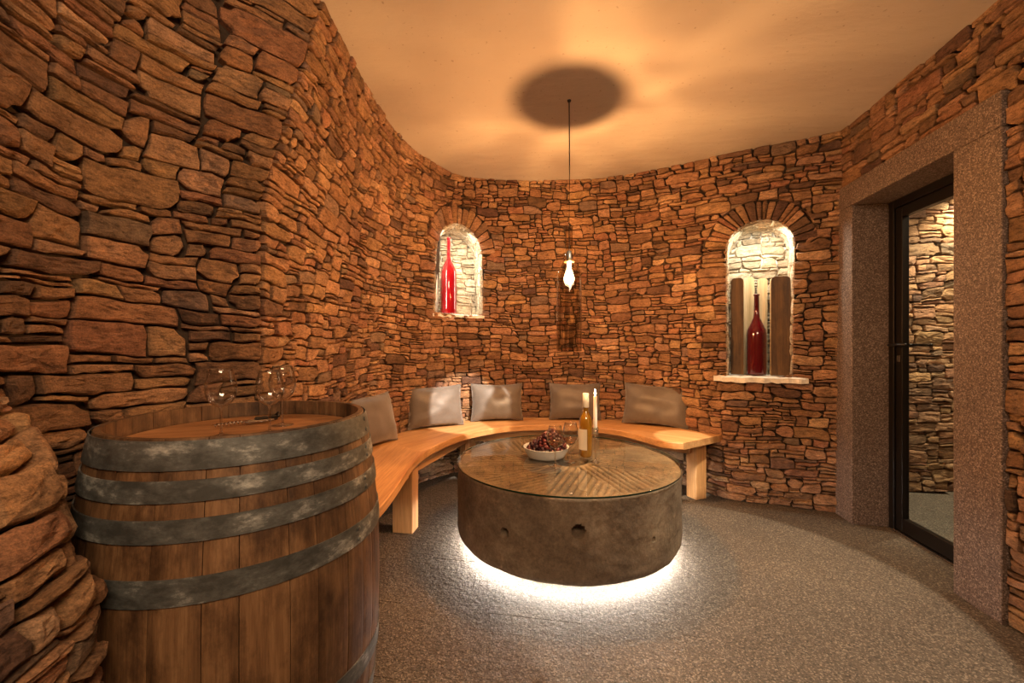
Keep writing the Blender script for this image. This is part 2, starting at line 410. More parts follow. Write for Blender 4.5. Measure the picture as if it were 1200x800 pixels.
def outline(r, rng, seed, W, H, amp=1.0, step=.028):
    a, b, c, d = r; pts = []
    def edge(p, q):
        L = math.hypot(q[0]-p[0], q[1]-p[1]); n = max(1, min(7, int(round(L/step))))
        for k in range(n): pts.append((p[0]+(q[0]-p[0])*k/n, p[1]+(q[1]-p[1])*k/n, k == 0))
    edge((a, c), (b, c)); edge((b, c), (b, d)); edge((b, d), (a, d)); edge((a, d), (a, c))
    cs, cz = (a+b)/2, (c+d)/2; w_, h = b-a, d-c; out = []
    g = rng.uniform(.0008, .0028); rot = rng.uniform(-.03, .03)
    for s, z, cor in pts:
        e = min(1, s/.03, (W-s)/.03)*amp; ez = min(1, z/.03, (H-z)/.03)*amp
        n1 = noise.noise_vector(Vector((s*11, z*15, seed))); n2 = noise.noise_vector(Vector((s*2.3, z*3.1, seed+9)))
        n3 = noise.noise_vector(Vector((s*38, z*45, seed+4))); S = s+(n1.x*.016+n2.x*.02+n3.x*.004)*e; Z = z+(n1.y*.011+n2.y*.028+n3.y*.0035)*ez
        x, y = s-cs, z-cz
        k = g+rng.uniform(0, .0032)
        if cor: k += min(h, w_)*rng.choice((.0, .02, .05, .10, .22))
        S -= math.copysign(min(k, w_*.3), x) if abs(x) > w_*.2 else 0
        Z -= math.copysign(min(k if not cor else k*.8, h*.3), y) if abs(y) > h*.2 else 0
        out.append((S, Z))
    return out

def stone_geo(poly, sf, rng, rich, dep=.05, proud=(.0, .016)):
    n = len(poly); cs = sum(p[0] for p in poly)/n; cz = sum(p[1] for p in poly)/n
    ws = max(p[0] for p in poly)-min(p[0] for p in poly); hz = max(p[1] for p in poly)-min(p[1] for p in poly)
    f = rng.uniform(*proud); ts = rng.uniform(-.05, .05); tz = rng.uniform(-.14, .14)
    N = sf.N(cs, cz); V = []
    b = min(.0045, .18*min(ws, hz)); seed = rng.random()*50
    def pt(s, z, off): return sf.P(s, z)+N*off
    def tilt(s, z): return ts*(s-cs)+tz*(z-cz)
    for s, z in poly: V.append(pt(s, z, -dep))
    for s, z in poly: V.append(pt(s, z, f-b*1.0+tilt(s, z)+rng.uniform(-.003, .002)))
    rings = [(2*b/ws, 2*b/hz, 0.0, .0026)]
    if rich: rings += [(.36, .36, .003, .0045), (.66, .66, .002, .005)]
    for ks, kz, up, jit in rings:
        for s, z in poly:
            S = cs+(s-cs)*(1-min(ks, .7)); Z = cz+(z-cz)*(1-min(kz, .7))
            nn = noise.noise(Vector((S*22, Z*34, seed)))
            V.append(pt(S, Z, f+up+tilt(S, Z)+nn*jit*2+rng.uniform(-jit, jit)*.5))
    V.append(pt(cs, cz, f+.004+rng.uniform(-.003, .003)))
    Fc = []; R_ = 2+len(rings)
    for k in range(R_-1):
        for i in range(n): Fc.append((k*n+i, k*n+(i+1) % n, (k+1)*n+(i+1) % n, (k+1)*n+i))
    c = R_*n
    for i in range(n): Fc.append(((R_-1)*n+i, (R_-1)*n+(i+1) % n, c))
    if sf.flip < 0: Fc = [t[::-1] for t in Fc]
    return V, Fc

def px_area(sf, poly):
    q = []
    for s, z in poly:
        p = proj(sf.P(s, z))
        if p is None: return 0
        q.append((min(max(p[0], 0), 1200), min(max(p[1], 0), 800)))
    a = 0
    for i in range(len(q)): a += q[i-1][0]*q[i][1]-q[i][0]*q[i-1][1]
    return abs(a)/2

def stone_wall(parent, sf, H, seed, sc=1.0, push=None, extra=(), maxn=300, gain=1.0, rich=True, name='stone', dep=.05, proud=(0, .016), z0=0.0, amp=1.0, minpx=60, hidden=None):
    rng = random.Random(seed); items = []
    if not isinstance(parent, list): parent = [(parent, -9, 99)]
    for r in pack(sf.L, H-z0, rng, sc):
        poly = [(s, z+z0) for s, z in outline(r, rng, seed*3.1, sf.L, H-z0, amp)]
        if push:
            ccs = sum(p[0] for p in poly)/len(poly); q = [push(*p, ccs) for p in poly]; moved = sum(1 for a_, b_ in zip(poly, q) if a_ != b_)
            if moved:
                def A(P): return abs(sum(P[i-1][0]*P[i][1]-P[i][0]*P[i-1][1] for i in range(len(P))))/2
                if moved > len(poly)*.85 or A(q) < .00035 or A(q) < .15*A(poly): continue
                w_ = max(p[0] for p in q)-min(p[0] for p in q); h_ = max(p[1] for p in q)-min(p[1] for p in q)
                if min(w_, h_) < .012: continue
                poly = q
        items.append(poly)
    items += list(extra)
    sc_ = []
    for poly in items:
        a = px_area(sf, poly); n = len(poly); c = (sum(p[0] for p in poly)/n, sum(p[1] for p in poly)/n)
        if hidden and hidden(proj(sf.P(*c)) or (0, 0)): a = 0
        sc_.append((a, poly))
    sc_.sort(key=lambda t: -t[0])
    for par, lo, hi in parent:
      bulk = MB(); bt = []; k = 0
      fill_stones([t for t in sc_ if lo <= sum(p[0] for p in t[1])/len(t[1]) < hi], sf, rng, rich, dep, proud, gain, maxn, minpx, name, par)
    return
def fill_stones(sc_, sf, rng, rich, dep, proud, gain, maxn, minpx, name, parent):
    bulk = MB(); bt = []; k = 0
    for a, poly in sc_:
        V, Fc = stone_geo(poly, sf, rng, rich and a > 250, dep, proud); col = stone_col(rng, gain)
        if k < maxn and a > minpx:
            n = len(poly); c = V[-1]
            o = mk(name, V, Fc, STONE, parent, tint=col, loc=tuple(c), smooth=False); k += 1
        else:
            bulk.add(V, Fc); bt += [col]*len(V)
    if bulk.V:
        o = bulk.out('small_stones', STONE, parent, tint=bt); tag(o, kind='stuff')
    return k
def backing(name, sf, H, hole=None, off=-.026, step=.03, z0=0, mat=None, s0=0.0, s1=None):
    s1 = sf.L if s1 is None else s1
    ns = max(2, int((s1-s0)/step)); nz = max(2, int((H-z0)/step)); V = []; Fc = []
    for j in range(nz+1):
        for i in range(ns+1):
            s = s0+(s1-s0)*i/ns; z = z0+(H-z0)*j/nz; V.append(sf.P(s, z)+sf.N(s, z)*off)
    for j in range(nz):
        for i in range(ns):
            s = s0+(s1-s0)*(i+.5)/ns; z = z0+(H-z0)*(j+.5)/nz
            if hole and hole(s, z): continue
            a = j*(ns+1)+i; f = (a, a+1, a+ns+2, a+ns+1); Fc.append(f if sf.flip > 0 else f[::-1])
    o = mk(name, V, Fc, mat or BACK); tag(o, kind='structure'); return o

HC = 2.60
A_mid = [(-.50, -.45), (-.82, .12), (-1.05, .60), (-1.18, .96), (-1.17, 1.314), (-.95, 1.573)]
A_top = [(-.50, -.45), (-.82, .12), (-1.03, .60), (-1.12, .98), (-1.06, 1.38), (-.80, 1.74)]
SA = Surf([(0, A_mid), (1.7, A_mid), (2.6, A_top)], 1)
B_mid = [(-.95, 1.573), (-1.02, 2.0), (-1.02, 2.6), (-.95, 3.1), (-.80, 3.42)]
B_top = [(-.80, 1.74), (-.806, 2.12), (-.80, 2.62), (-.73, 3.02), (-.64, 3.23)]
C_bot = [(-.80, 3.42), (-.45, 3.78), (.22, 3.95), (.98, 3.82), (1.38, 3.46), (1.62, 3.10), (1.93, 2.975), (2.25, 2.83)]
C_top = [(-.64, 3.23), (-.42, 3.53), (.10, 3.62), (.72, 3.58), (1.20, 3.38), (1.62, 3.12), (1.95, 2.94), (2.225, 2.78)]
def lv(b, t, zs=(0, .5, 1.0, 1.7, 2.6), ks=(0, .08, .22, .5, 1)):
    return [(z, [(p[0]+(q[0]-p[0])*k, p[1]+(q[1]-p[1])*k) for p, q in zip(b, t)]) for z, k in zip(zs, ks)]
B_up = [(-.95, 1.575), (-.97, 2.02), (-.96, 2.6), (-.89, 3.08), (-.75, 3.37)]
CL = lv(C_bot, C_top)
SCf = Surf([(z, b_[:-1]+c_[1]) for (z, b_, c_) in zip((0, .5, 1.0, 1.7, 2.6), (B_mid, B_mid, B_mid, B_up, B_top), CL)], 1)
SPLIT = min((abs(SCf.P(SCf.L*i/400, 1.2).x+.62)+abs(SCf.P(SCf.L*i/400, 1.2).y-3.55), SCf.L*i/400) for i in range(401))[1]
D0, D1 = (2.262, 2.90), (1.66, -.45)
SD = Surf([(0, [D0, D1]), (2.6, [(2.245, 2.90), (1.66, -.45)])], 1)

# niches in the back wall, measured on the wall surface
def niche_dims(px0, px1, pytop, pybot):
    s0, zb = SCf.find(px0, pybot); s1, _ = SCf.find(px1, pybot); sm, zt = SCf.find((px0+px1)/2, pytop)
    hw = (s1-s0)/2; c = (s0+s1)/2
    return dict(c=c, hw=hw, zb=zb, zt=zt, zs=zt-hw*.95)
N1 = niche_dims(509, 565, 263, 367)
N2 = niche_dims(853, 927, 259, 441)
N1['vl'] = .17; N2['vl'] = .16
print('NICHES', N1, N2)
def push_niche(N):
    def f(s, z, cs=None):
        ds = s-N['c']; zs = N['zs']; hw = N['hw']; Rr = hw+N['vl']*.9; m = .004
        if cs is not None and N['zb'] < z <= zs and abs(cs-N['c']) < .42 and abs(s-cs) < .3:
            sd = 1 if cs > N['c'] else -1
            if ds*sd < hw+m and (abs(ds) < hw+m or abs(cs-N['c']) < hw+.16): return (N['c']+sd*(hw+m), z)
            return (s, z)
        if z > zs:
            r = math.hypot(ds, z-zs)
            if r < Rr:
                rad = Rr-r
                if abs(ds) > hw and z-zs < rad: return (s, zs)
                k = Rr/max(r, 1e-3); return (N['c']+ds*k, zs+(z-zs)*k)
        elif z > N['zb'] and abs(ds) < hw+m:
            if z-N['zb'] < hw+m-abs(ds): return (s, N['zb'])
            return (N['c']+math.copysign(hw+m, ds), z)
        return (s, z)
    return f
pn1, pn2 = push_niche(N1), push_niche(N2)
def push_c(s, z, cs=None):
    return pn2(*pn1(s, z, cs), cs)
def in_niche(N, s, z, m=0):
    ds = s-N['c']
    if z > N['zs']: return math.hypot(ds, (z-N['zs'])/.95) < N['hw']+m
    return z > N['zb']-m and abs(ds) < N['hw']+m
def voussoirs(N, rng):
    out = []; a = math.radians(4)
    while a < PI-math.radians(4):
        da = math.radians(rng.uniform(6, 13)); b = min(a+da, PI-math.radians(3)); r0 = N['hw']+.002; r1 = N['hw']+N['vl']*rng.uniform(.78, 1.0)
        g = .0035; P = []
        for r, t in ((r0, a+g/r0), (r0+.5*(r1-r0), a+g/r1), (r1-.02, a+g/r1), (r1, a+g/r1+.02), (r1, b-g/r1-.02), (r1-.02, b-g/r1), (r0+.5*(r1-r0), b-g/r1), (r0, b-g/r0)):
            r += rng.uniform(-.004, .004); P.append((N['c']+r*math.cos(t), N['zs']+r*.97*math.sin(t)))
        out.append(P); a = b
    return out

wa = backing('wall_near_left', SA, HC)
stone_wall(wa, SA, HC, 11, .84, gain=.95, maxn=296)
wb = backing('wall_left', SCf, HC, s0=0, s1=SPLIT)
wc = backing('wall_back', SCf, HC, hole=lambda s, z: in_niche(N1, s, z, .02) or in_niche(N2, s, z, .02), step=.02, s0=SPLIT, s1=SCf.L)
rv = random.Random(3)
stone_wall([(wb, -9, SPLIT), (wc, SPLIT, 99)], SCf, HC, 35, .70, push=push_c, extra=voussoirs(N1, rv)+voussoirs(N2, rv), maxn=296, gain=1.12)

# door opening in the right wall (s runs from the corner towards the camera)
def s_of_y(y): return (2.90-y)/(2.90+.45)*SD.L
DS0, DS1, DZ = s_of_y(2.845), s_of_y(1.70), 2.205
OPS0, OPS1, OPZ = s_of_y(2.66), s_of_y(1.925), 2.055
def push_d(s, z, cs=None):
    if DS0 < s < DS1 and z < DZ:
        d = [(s-DS0, (DS0, z)), (DS1-s, (DS1, z)), (DZ-z, (s, DZ))]; return min(d)[1]
    return (s, z)
wd_ = backing('wall_right', SD, HC, hole=lambda s, z: DS0+.03 < s < DS1-.03 and z < DZ-.03)
stone_wall(wd_, SD, HC, 41, .95, push=push_d, maxn=296)

# buttress: the battered foot of the near left wall
T0 = [(-.42, -.35), (-.60, .2), (-.70, .5), (-.745, .70), (-.84, .80), (-1.12, .84)]
T1 = [(-.42, -.35), (-.60, .2), (-.705, .5), (-.75, .71), (-.85, .80), (-1.12, .84)]
T2 = [(-.46, -.35), (-.69, .2), (-.81, .5), (-.875, .74), (-.96, .83), (-1.15, .87)]
T3 = [(-.55, -.35), (-.85, .2), (-1.00, .5), (-1.09, .76), (-1.14, .86), (-1.2, .93)]
ST = Surf([(0, T0), (.70, T1), (.92, T2), (1.12, T3)], 1)
wt = backing('wall_buttress', ST, 1.12)
stone_wall(wt, ST, 1.12, 53, .68, gain=1.35, maxn=296, proud=(0, .028))  # same stone as the walls, gain puts the light falling here into its colour

# ------------------------------------------------------------------ niches
class FlatSurf:
    def __init__(s, o, t, L, flip=1): s.o = Vector(o); s.t = Vector(t).normalized(); s.L = L; s.flip = flip
    def P(s, d, z): return Vector((s.o.x+s.t.x*d, s.o.y+s.t.y*d, z))
    def N(s, d, z): return s.t.cross(Vector((0, 0, 1)))*s.flip
class JambSurf:                     # d runs round the opening, "z" is the depth into the wall
    flip = 1
    def __init__(s, N, nh, base, depth):
        s.N_ = N; s.nh = nh; hw, zb, zs = N['hw'], N['zb'], N['zs']; s.h = zs-zb; s.L = 2*s.h+PI*hw; s.D = depth
    def o2(s, d):
        N = s.N_; hw = N['hw']
        if d < s.h: return (hw, N['zb']+d-N['zs'])
        if d > s.h+PI*hw: return (-hw, N['zs']-(d-s.h-PI*hw)-N['zs'])
        a = (d-s.h)/hw; return (hw*math.cos(a), hw*.95*math.sin(a))
    def P(s, d, z):
        q = s.o2(min(max(d, 0), s.L)); p = SCf.P(s.N_['c']+q[0], s.N_['zs']+q[1]); return p-s.nh*(z-.004)
    def N(s, d, z):
        e = .01; a = s.P(d-e, z) if d > e else s.P(0, z); b = s.P(d+e, z)
        n = (b-a).cross(-s.nh); n.normalize()
        c = SCf.P(s.N_['c'], s.N_['zs'])
        if n.dot(c-s.P(d, 0)) < 0 and abs(n.z) < 2: n = -n
        return n
def build_niche(idx, N, depth, seed, col_gain):
    c = SCf.P(N['c'], N['zs']); n = SCf.N(N['c'], N['zs']); nh = Vector((n.x, n.y, 0)).normalized(); t = Vector((-nh.y, nh.x, 0))
    t = SCf.P(N['c']+.01, N['zs'])-SCf.P(N['c']-.01, N['zs']); t.z = 0; t.normalize(); nh = Vector((t.y, -t.x, 0))
    nh = (nh*.35+Vector((-c.x, -c.y, 0)).normalized()*.65).normalized(); t = Vector((-nh.y, nh.x, 0))
    cb = SCf.P(N['c'], N['zb']); 
    back_o = Vector((cb.x, cb.y, 0))-nh*depth-t*(N['hw']+.06)
    FS = FlatSurf(back_o, t, 2*N['hw']+.12)
    z0 = N['zb']-.02; H = N['zt']+.05
    V = [FS.P(0, z0)-nh*.03, FS.P(FS.L, z0)-nh*.03, FS.P(FS.L, H)-nh*.03, FS.P(0, H)-nh*.03]
    st = mk('niche_wall', V, [(0, 1, 2, 3)], SILLM); tag(st, kind='structure'); st.name = 'wall_niche_%d' % idx
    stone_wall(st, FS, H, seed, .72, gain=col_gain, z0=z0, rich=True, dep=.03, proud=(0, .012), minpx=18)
    # lining of the opening: rough stones round the jambs and the arch
    JS = JambSurf(N, nh, cb, depth); ns = 60; V = []; Fc = []
    for j in range(7):
        for i in range(ns+1):
            d = JS.L*i/ns; z = depth*1.25*j/6; p = JS.P(d, z)
            V.append(p-JS.N(d, z)*.005)
    for j in range(6):
        for i in range(ns): a = j*(ns+1)+i; Fc.append((a, a+1, a+ns+2, a+ns+1))
    mk('lining', V, Fc, SILLM, st)
    rng = random.Random(seed+1); m = MB(); tt = []
    for r in pack(JS.L, depth*1.1, rng, .62):
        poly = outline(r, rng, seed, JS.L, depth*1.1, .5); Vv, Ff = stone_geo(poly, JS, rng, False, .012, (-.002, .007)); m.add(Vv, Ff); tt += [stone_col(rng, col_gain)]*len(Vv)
    o = m.out('jamb_stones', STONE, st, tint=tt); tag(o, kind='stuff')
    return c, nh, t, cb, st
def sill(N, nh, t, cb, st, ext, th, front, depth, seed):
    # uneven slab: top grid displaced
    hw = N['hw']+ext; V = []; nx = 40; Fc = []; rows = []
    ny = 10
    for k in range(ny+1):
        f = k/ny
        row = []
        for i in range(nx+1):
            x = -hw+2*hw*i/nx; y = front-f*(front+depth*.98)
            y2 = y+(noise.noise(Vector((x*18, seed, 0)))*.018 if k < 2 else 0)
            e = 0 if abs(x) < N['hw'] else 1
            p = SCf.P(N['c']+x, N['zb']); base = Vector((p.x, p.y, 0))
            if y < -.02 and e: y2 = -.02
            z = N['zb']+.006+noise.noise(Vector((x*30, y*30, seed)))*.006-(.008 if k == 0 else 0)
            row.append(Vector((base.x, base.y, z))+nh*y2)
        rows.append(row)
    V = [v for r_ in rows for v in r_]; n = nx+1; m = len(V)
    V += [Vector((v.x, v.y, v.z-th+noise.noise(v*20)*.006)) for r_ in rows for v in r_]
    for k in range(ny):
        for i in range(nx):
            a = k*n+i; Fc += [(a, a+1, a+n+1, a+n), (m+a, m+a+n, m+a+n+1, m+a+1)]
    for i in range(nx): Fc += [(i+1, i, m+i, m+i+1), (ny*n+i, ny*n+i+1, m+ny*n+i+1, m+ny*n+i)]
    for k in range(ny): a = k*n; Fc += [(a, a+n, m+a+n, m+a), (a+nx+n, a+nx, m+a+nx, m+a+nx+n)]
    mk('sill', V, Fc, SILLM, st, smooth=False)
nd1, nd2 = .26, .30
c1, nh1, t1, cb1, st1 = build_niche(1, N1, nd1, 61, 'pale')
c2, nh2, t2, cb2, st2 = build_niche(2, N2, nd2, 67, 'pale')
sill(N1, nh1, t1, cb1, st1, .02, .022, .012, nd1, 3.0)
sill(N2, nh2, t2, cb2, st2, .10, .034, .045, nd2, 5.0)
# lamps in the niches: slim strips behind the arch edge facing the niche back
NW = (1, .90, .70)
for (N, nh, t, cb, dep, pw) in ((N1, nh1, t1, cb1, nd1, 3.6), (N2, nh2, t2, cb2, nd2, 3.6)):
    cc = SCf.P(N['c'], N['zt']-.05)
    area('niche_lamp', cc-nh*.03, cc-nh*(dep*.45)-Vector((0, 0, .5)), .16, .03, pw*(1.8 if N is N1 else 2.1), NW)
    for sgn in (1, -1) if N is N1 else ():
        q = SCf.P(N['c']+sgn*(N['hw']-.025), (N['zb']+N['zs'])/2)-nh*.03
        tgt = q-nh*.16-t*sgn*.16
        area('niche_side_lamp', q, tgt, .012, (N['zs']-N['zb'])*.9, pw*(.42 if N is N1 else .06), NW)

# ------------------------------------------------------------------ ceiling, floor
top = []
for sf in (SA, SCf, SD):
    for i in range(41): p = sf.P(sf.L*i/40, HC); nn = sf.N(sf.L*i/40, HC-.05); top.append((p.x-nn.x*.03, p.y-nn.y*.03))
top += [(1.66, -1.1), (-.50, -1.1)]
V = [(x, y, HC-.004) for x, y in top]+[(x, y, HC+.2) for x, y in top]; n = len(top)
Fc = [tuple(range(n)), tuple(range(2*n-1, n-1, -1))]+[((i+1) % n, i, n+i, n+(i+1) % n) for i in range(n)]
ce = mk('ceiling', V, Fc, PLASTER); tag(ce, kind='structure')
# floor: a bed and large granite slabs with hairline joints, laid along the door wall
fl = MB().box((1.6, 1.6, -.055), (7, 6.2, .05)).out('floor', BACK); tag(fl, kind='structure')
ang = math.atan2(1, .175)            # slab direction
ux, uy = math.cos(ang), math.sin(ang)
k = 0
def inside(x, y, poly):
    c = False
    for i in range(len(poly)):
        x1, y1 = poly[i-1]; x2, y2 = poly[i]
        if (y1 > y) != (y2 > y) and x < (x2-x1)*(y-y1)/(y2-y1)+x1: c = not c
    return c
foot = []
for sf in (SA, SCf, SD):
    for i in range(25): p = sf.P(sf.L*i/24, 0); foot.append((p.x, p.y))
foot += [(1.66, -1.1), (-.50, -1.1)]
corr = [(2.3, 1.2), (4.7, 1.2), (4.7, 3.3), (3.1, 3.3), (2.4, 2.7)]
PITU, PITV = .80, .40
for i in range(-4, 12):
    for j in range(-6, 8):
        off = .40*(j % 2)
        def P(a, b): return (a*ux+b*-uy+.85-.05, a*uy+b*ux)
        cs_ = [(i*PITU+off, j*PITV), ((i+1)*PITU+off, j*PITV), ((i+1)*PITU+off, (j+1)*PITV), (i*PITU+off, (j+1)*PITV)]
        q = [P(*c_) for c_ in cs_]; cx = sum(p[0] for p in q)/4; cy = sum(p[1] for p in q)/4
        if not any(inside(x*.75+cx*.25, y*.75+cy*.25, poly) for x, y in q+[(cx, cy)] for poly in (foot, corr)): continue
        g = .0006; b = .0012
        o = MB().box((0, 0, -.015), (PITU-g, PITV-g, .03), 0, b).out('slab', FLOORM, fl); o.location = (cx, cy, 0); o.rotation_euler = (0, 0, ang)
# plain closing walls behind the camera and round the corridor
def plain(name, a, b, z1=HC, mat=PLAINW, th=.08):
    ax, ay = a; bx, by = b; L = math.hypot(bx-ax, by-ay)
    o = MB().box(((ax+bx)/2, (ay+by)/2, z1/2), (L, th, z1), math.atan2(by-ay, bx-ax)).out(name, mat); return tag(o, kind='structure')
plain('wall_behind', (-.62, -1.14), (1.78, -1.14)); plain('wall_behind_left', (-.54, -.45), (-.54, -1.1)); plain('wall_behind_right', (1.72, -.47), (1.70, -1.1))

# ------------------------------------------------------------------ door with granite surround
dn = SD.N(1, 1); dn.z = 0; dn.normalize(); dt = (SD.P(1, 1)-SD.P(.5, 1)); dt.z = 0; dt.normalize()
def DP(s, out, z):      # point on the door wall: s along, out into the room
    p = SD.P(s, 0); return Vector((p.x, p.y, z))+dn*out
def dbox(name, s0, s1, o0, o1, z0, z1, mat, parent=None, bev=.003):
    c = (DP(s0, 0, 0)+DP(s1, 0, 0))/2+dn*(o0+o1)/2; rz = math.atan2(dt.y, dt.x)
    return MB().box((c.x, c.y, (z0+z1)/2), (s1-s0, o1-o0, z1-z0), rz, bev).out(name, mat, parent)
for nm, a_ in (('trim_1', (DS0, OPS0, -.24, .03, 0, OPZ)), ('trim_2', (OPS1, DS1, -.24, .03, 0, OPZ)), ('trim_3', (DS0, DS1, -.24, .032, OPZ+.0015, DZ))):
    o = dbox(nm, *a_, FRAMEM); tag(o, kind='structure')
dr = dbox('door_1', OPS0, OPS0+.045, -.235, -.175, 0, OPZ, BLACK); tag(dr, kind='structure')
dbox('door_frame', OPS1-.045, OPS1, -.235, -.175, 0, OPZ, BLACK, dr); dbox('door_frame', OPS0+.045, OPS1-.045, -.235, -.175, OPZ-.05, OPZ, BLACK, dr)
dbox('threshold', OPS0+.045, OPS1-.045, -.235, -.165, 0, .012, STEEL, dr)
dbox('door_stile', OPS0+.047, OPS0+.10, -.225, -.185, .014, OPZ-.052, BLACK, dr)
dbox('door_stile', OPS1-.10, OPS1-.047, -.225, -.185, .014, OPZ-.052, BLACK, dr)
dbox('door_rail', OPS0+.10, OPS1-.10, -.225, -.185, .014, .095, BLACK, dr)
dbox('door_rail', OPS0+.10, OPS1-.10, -.225, -.185, OPZ-.115, OPZ-.052, BLACK, dr)
dbox('pane', OPS0+.098, OPS1-.098, -.209, -.203, .09, OPZ-.11, PANE, dr, 0)
hm = MB(); a_ = DP(OPS0+.075, -.185, 1.155); b_ = a_+dn*.045; hm.tube([a_, b_], .008); hm.tube([b_-dt*.02, b_+dt*.125], .008)
hm.out('door_handle', BLACK, dr, smooth=True)
hm = MB(); a_ = DP(OPS0+.075, -.225, 1.155); b_ = a_-dn*.045; hm.tube([a_, b_], .008); hm.tube([b_-dt*.02, b_+dt*.125], .008)
hm.out('door_handle', BLACK, dr, smooth=True)
dbox('keyhole_plate', OPS0+.062, OPS0+.088, -.185, -.181, 1.05, 1.09, STEEL, dr, .001)

# corridor beyond the door
SE = Surf([(0, [(3.08, 3.27), (4.7, 3.22)]), (2.6, [(3.08, 3.27), (4.7, 3.22)])], 1)
we = backing('wall_corridor', SE, HC); stone_wall(we, SE, HC, 71, .95, gain=1.1, maxn=296)
SG = Surf([(0, [(2.52, 2.70), (3.08, 3.27)]), (2.6, [(2.52, 2.70), (3.08, 3.27)])], 1)
wg = backing('wall_corridor_left', SG, HC); stone_wall(wg, SG, HC, 73, 1.0, gain=1.0, maxn=200)
plain('wall_corridor_right', (4.74, 3.3), (4.74, 1.1)); plain('wall_corridor_end', (2.25, 1.1), (4.74, 1.1))
o = MB().box((3.5, 2.2, HC+.05), (2.5, 2.3, .1)).out('ceiling_corridor', PLASTER); tag(o, kind='structure')

# ------------------------------------------------------------------ curved bench
HB = H_CAM-.675
fpx = [(443, 598), (463, 573), (476, 553), (488, 536), (505, 524.5), (526, 514.5), (549.6, 507), (583.7, 500.5), (625.7, 497.5), (668, 498), (708, 501), (737, 506), (765, 514), (780, 519), (796, 520)]
front = [(-.565, 1.60)]+[unproj(x, y, HB) for x, y in fpx]
bk = []
for sf, a_, b_ in ((SCf, .02, .95),):
    for i in range(70):
        d = sf.L*(a_+(b_-a_)*i/30)
        p = sf.P(d, HB); nn = sf.N(d, HB); q = (p.x+nn.x*.03, p.y+nn.y*.03)
        if q[0] > 1.60: break
        if q[1] < 1.60: continue
        bk.append(q)
bk.append((1.625, 3.155))
def resample(P, n):
    d = [0]
    for a_, b_ in zip(P, P[1:]): d.append(d[-1]+math.hypot(b_[0]-a_[0], b_[1]-a_[1]))
    out = []; j = 0
    for i in range(n+1):
        t = d[-1]*i/n
        while j < len(d)-2 and d[j+1] < t: j += 1
        f = (t-d[j])/(d[j+1]-d[j]); out.append((P[j][0]+(P[j+1][0]-P[j][0])*f, P[j][1]+(P[j+1][1]-P[j][1])*f))
    return out
def smoothc(P, k):
    for _ in range(k): P = [P[0]]+[((P[i-1][0]+2*P[i][0]+P[i+1][0])/4, (P[i-1][1]+2*P[i][1]+P[i+1][1])/4) for i in range(1, len(P)-1)]+[P[-1]]
    return P
NB = 120
FR = smoothc(resample(front, NB), 18); BKc = smoothc(resample(bk, NB), 6)
bench = empty('curved_bench', (0, 3.3, 0), 'curved pale larch wood bench wrapping round the rear stone wall', 'bench')
TH = .048
cuts = [0, 34, 62, 84, 120]
for ci in range(4):
    i0, i1 = cuts[ci], cuts[ci+1]
    mid = (i0+i1)//2; c = ((FR[mid][0]+BKc[mid][0])/2, (FR[mid][1]+BKc[mid][1])/2)
    an = math.atan2(FR[i1][1]-FR[i0][1]+BKc[i1][1]-BKc[i0][1], FR[i1][0]-FR[i0][0]+BKc[i1][0]-BKc[i0][0]); ca, sa = math.cos(-an), math.sin(-an)
    V = []; Fc = []; b = .005
    for i in range(i0, i1+1):
        f, k_ = Vector(FR[i]), Vector(BKc[i]); d = (k_-f).normalized()
        if i == i1 and ci < 3: gshift = -.0007
        else: gshift = 0
        if ci == 3 and i > i1-5: f = f+d*(.045*((i-(i1-5))/5)**2)
        for q, z in ((f+d*b, HB), (f, HB-b), (f, HB-TH+b), (f+d*b, HB-TH), (k_-d*b, HB-TH), (k_, HB-TH+b), (k_, HB-b), (k_-d*b, HB)):
            x, y = q[0]-c[0], q[1]-c[1]; V.append((x*ca-y*sa, x*sa+y*ca, z-HB))
    m_ = i1-i0+1
    for i in range(m_-1):
        for j in range(8): Fc.append((i*8+j, (i+1)*8+j, (i+1)*8+(j+1) % 8, i*8+(j+1) % 8))
    Fc += [tuple(range(8)), tuple((m_-1)*8+j for j in range(7, -1, -1))]
    o = mk('seat_board', V, Fc, BENCH, bench); o.location = (c[0], c[1]-3.3, HB); o.rotation_euler = (0, 0, an)
legs = [(-.665, 2.585, .13, .10, -.14), (1.40, 3.145, .10, .10, .37), (-.70, 1.84, .12, .10, 0), (-.375, 3.52, .10, .10, .6), (.60, 3.72, .10, .10, -.1)]
for x, y, a_, b_, rz in legs:
    o = MB().box((0, 0, (HB-TH)/2), (a_, b_, HB-TH), 0, .004).out('leg', BENCHZ, bench); o.location = (x, y-3.3, 0); o.rotation_euler = (0, 0, rz)
for (x0, y0), (x1, y1) in (((1.35, 3.12), (.66, 3.68)), ((-.33, 3.52), (.54, 3.72)), ((-.65, 2.64), (-.41, 3.47)), ((-.70, 1.9), (-.665, 2.53))):
    L = math.hypot(x1-x0, y1-y0)
    o = MB().box((0, 0, 0), (L, .07, .085), 0, .003).out('rail', BENCH, bench); o.location = ((x0+x1)/2, (y0+y1)/2-3.3, HB-TH-.043); o.rotation_euler = (0, 0, math.atan2(y1-y0, x1-x0))

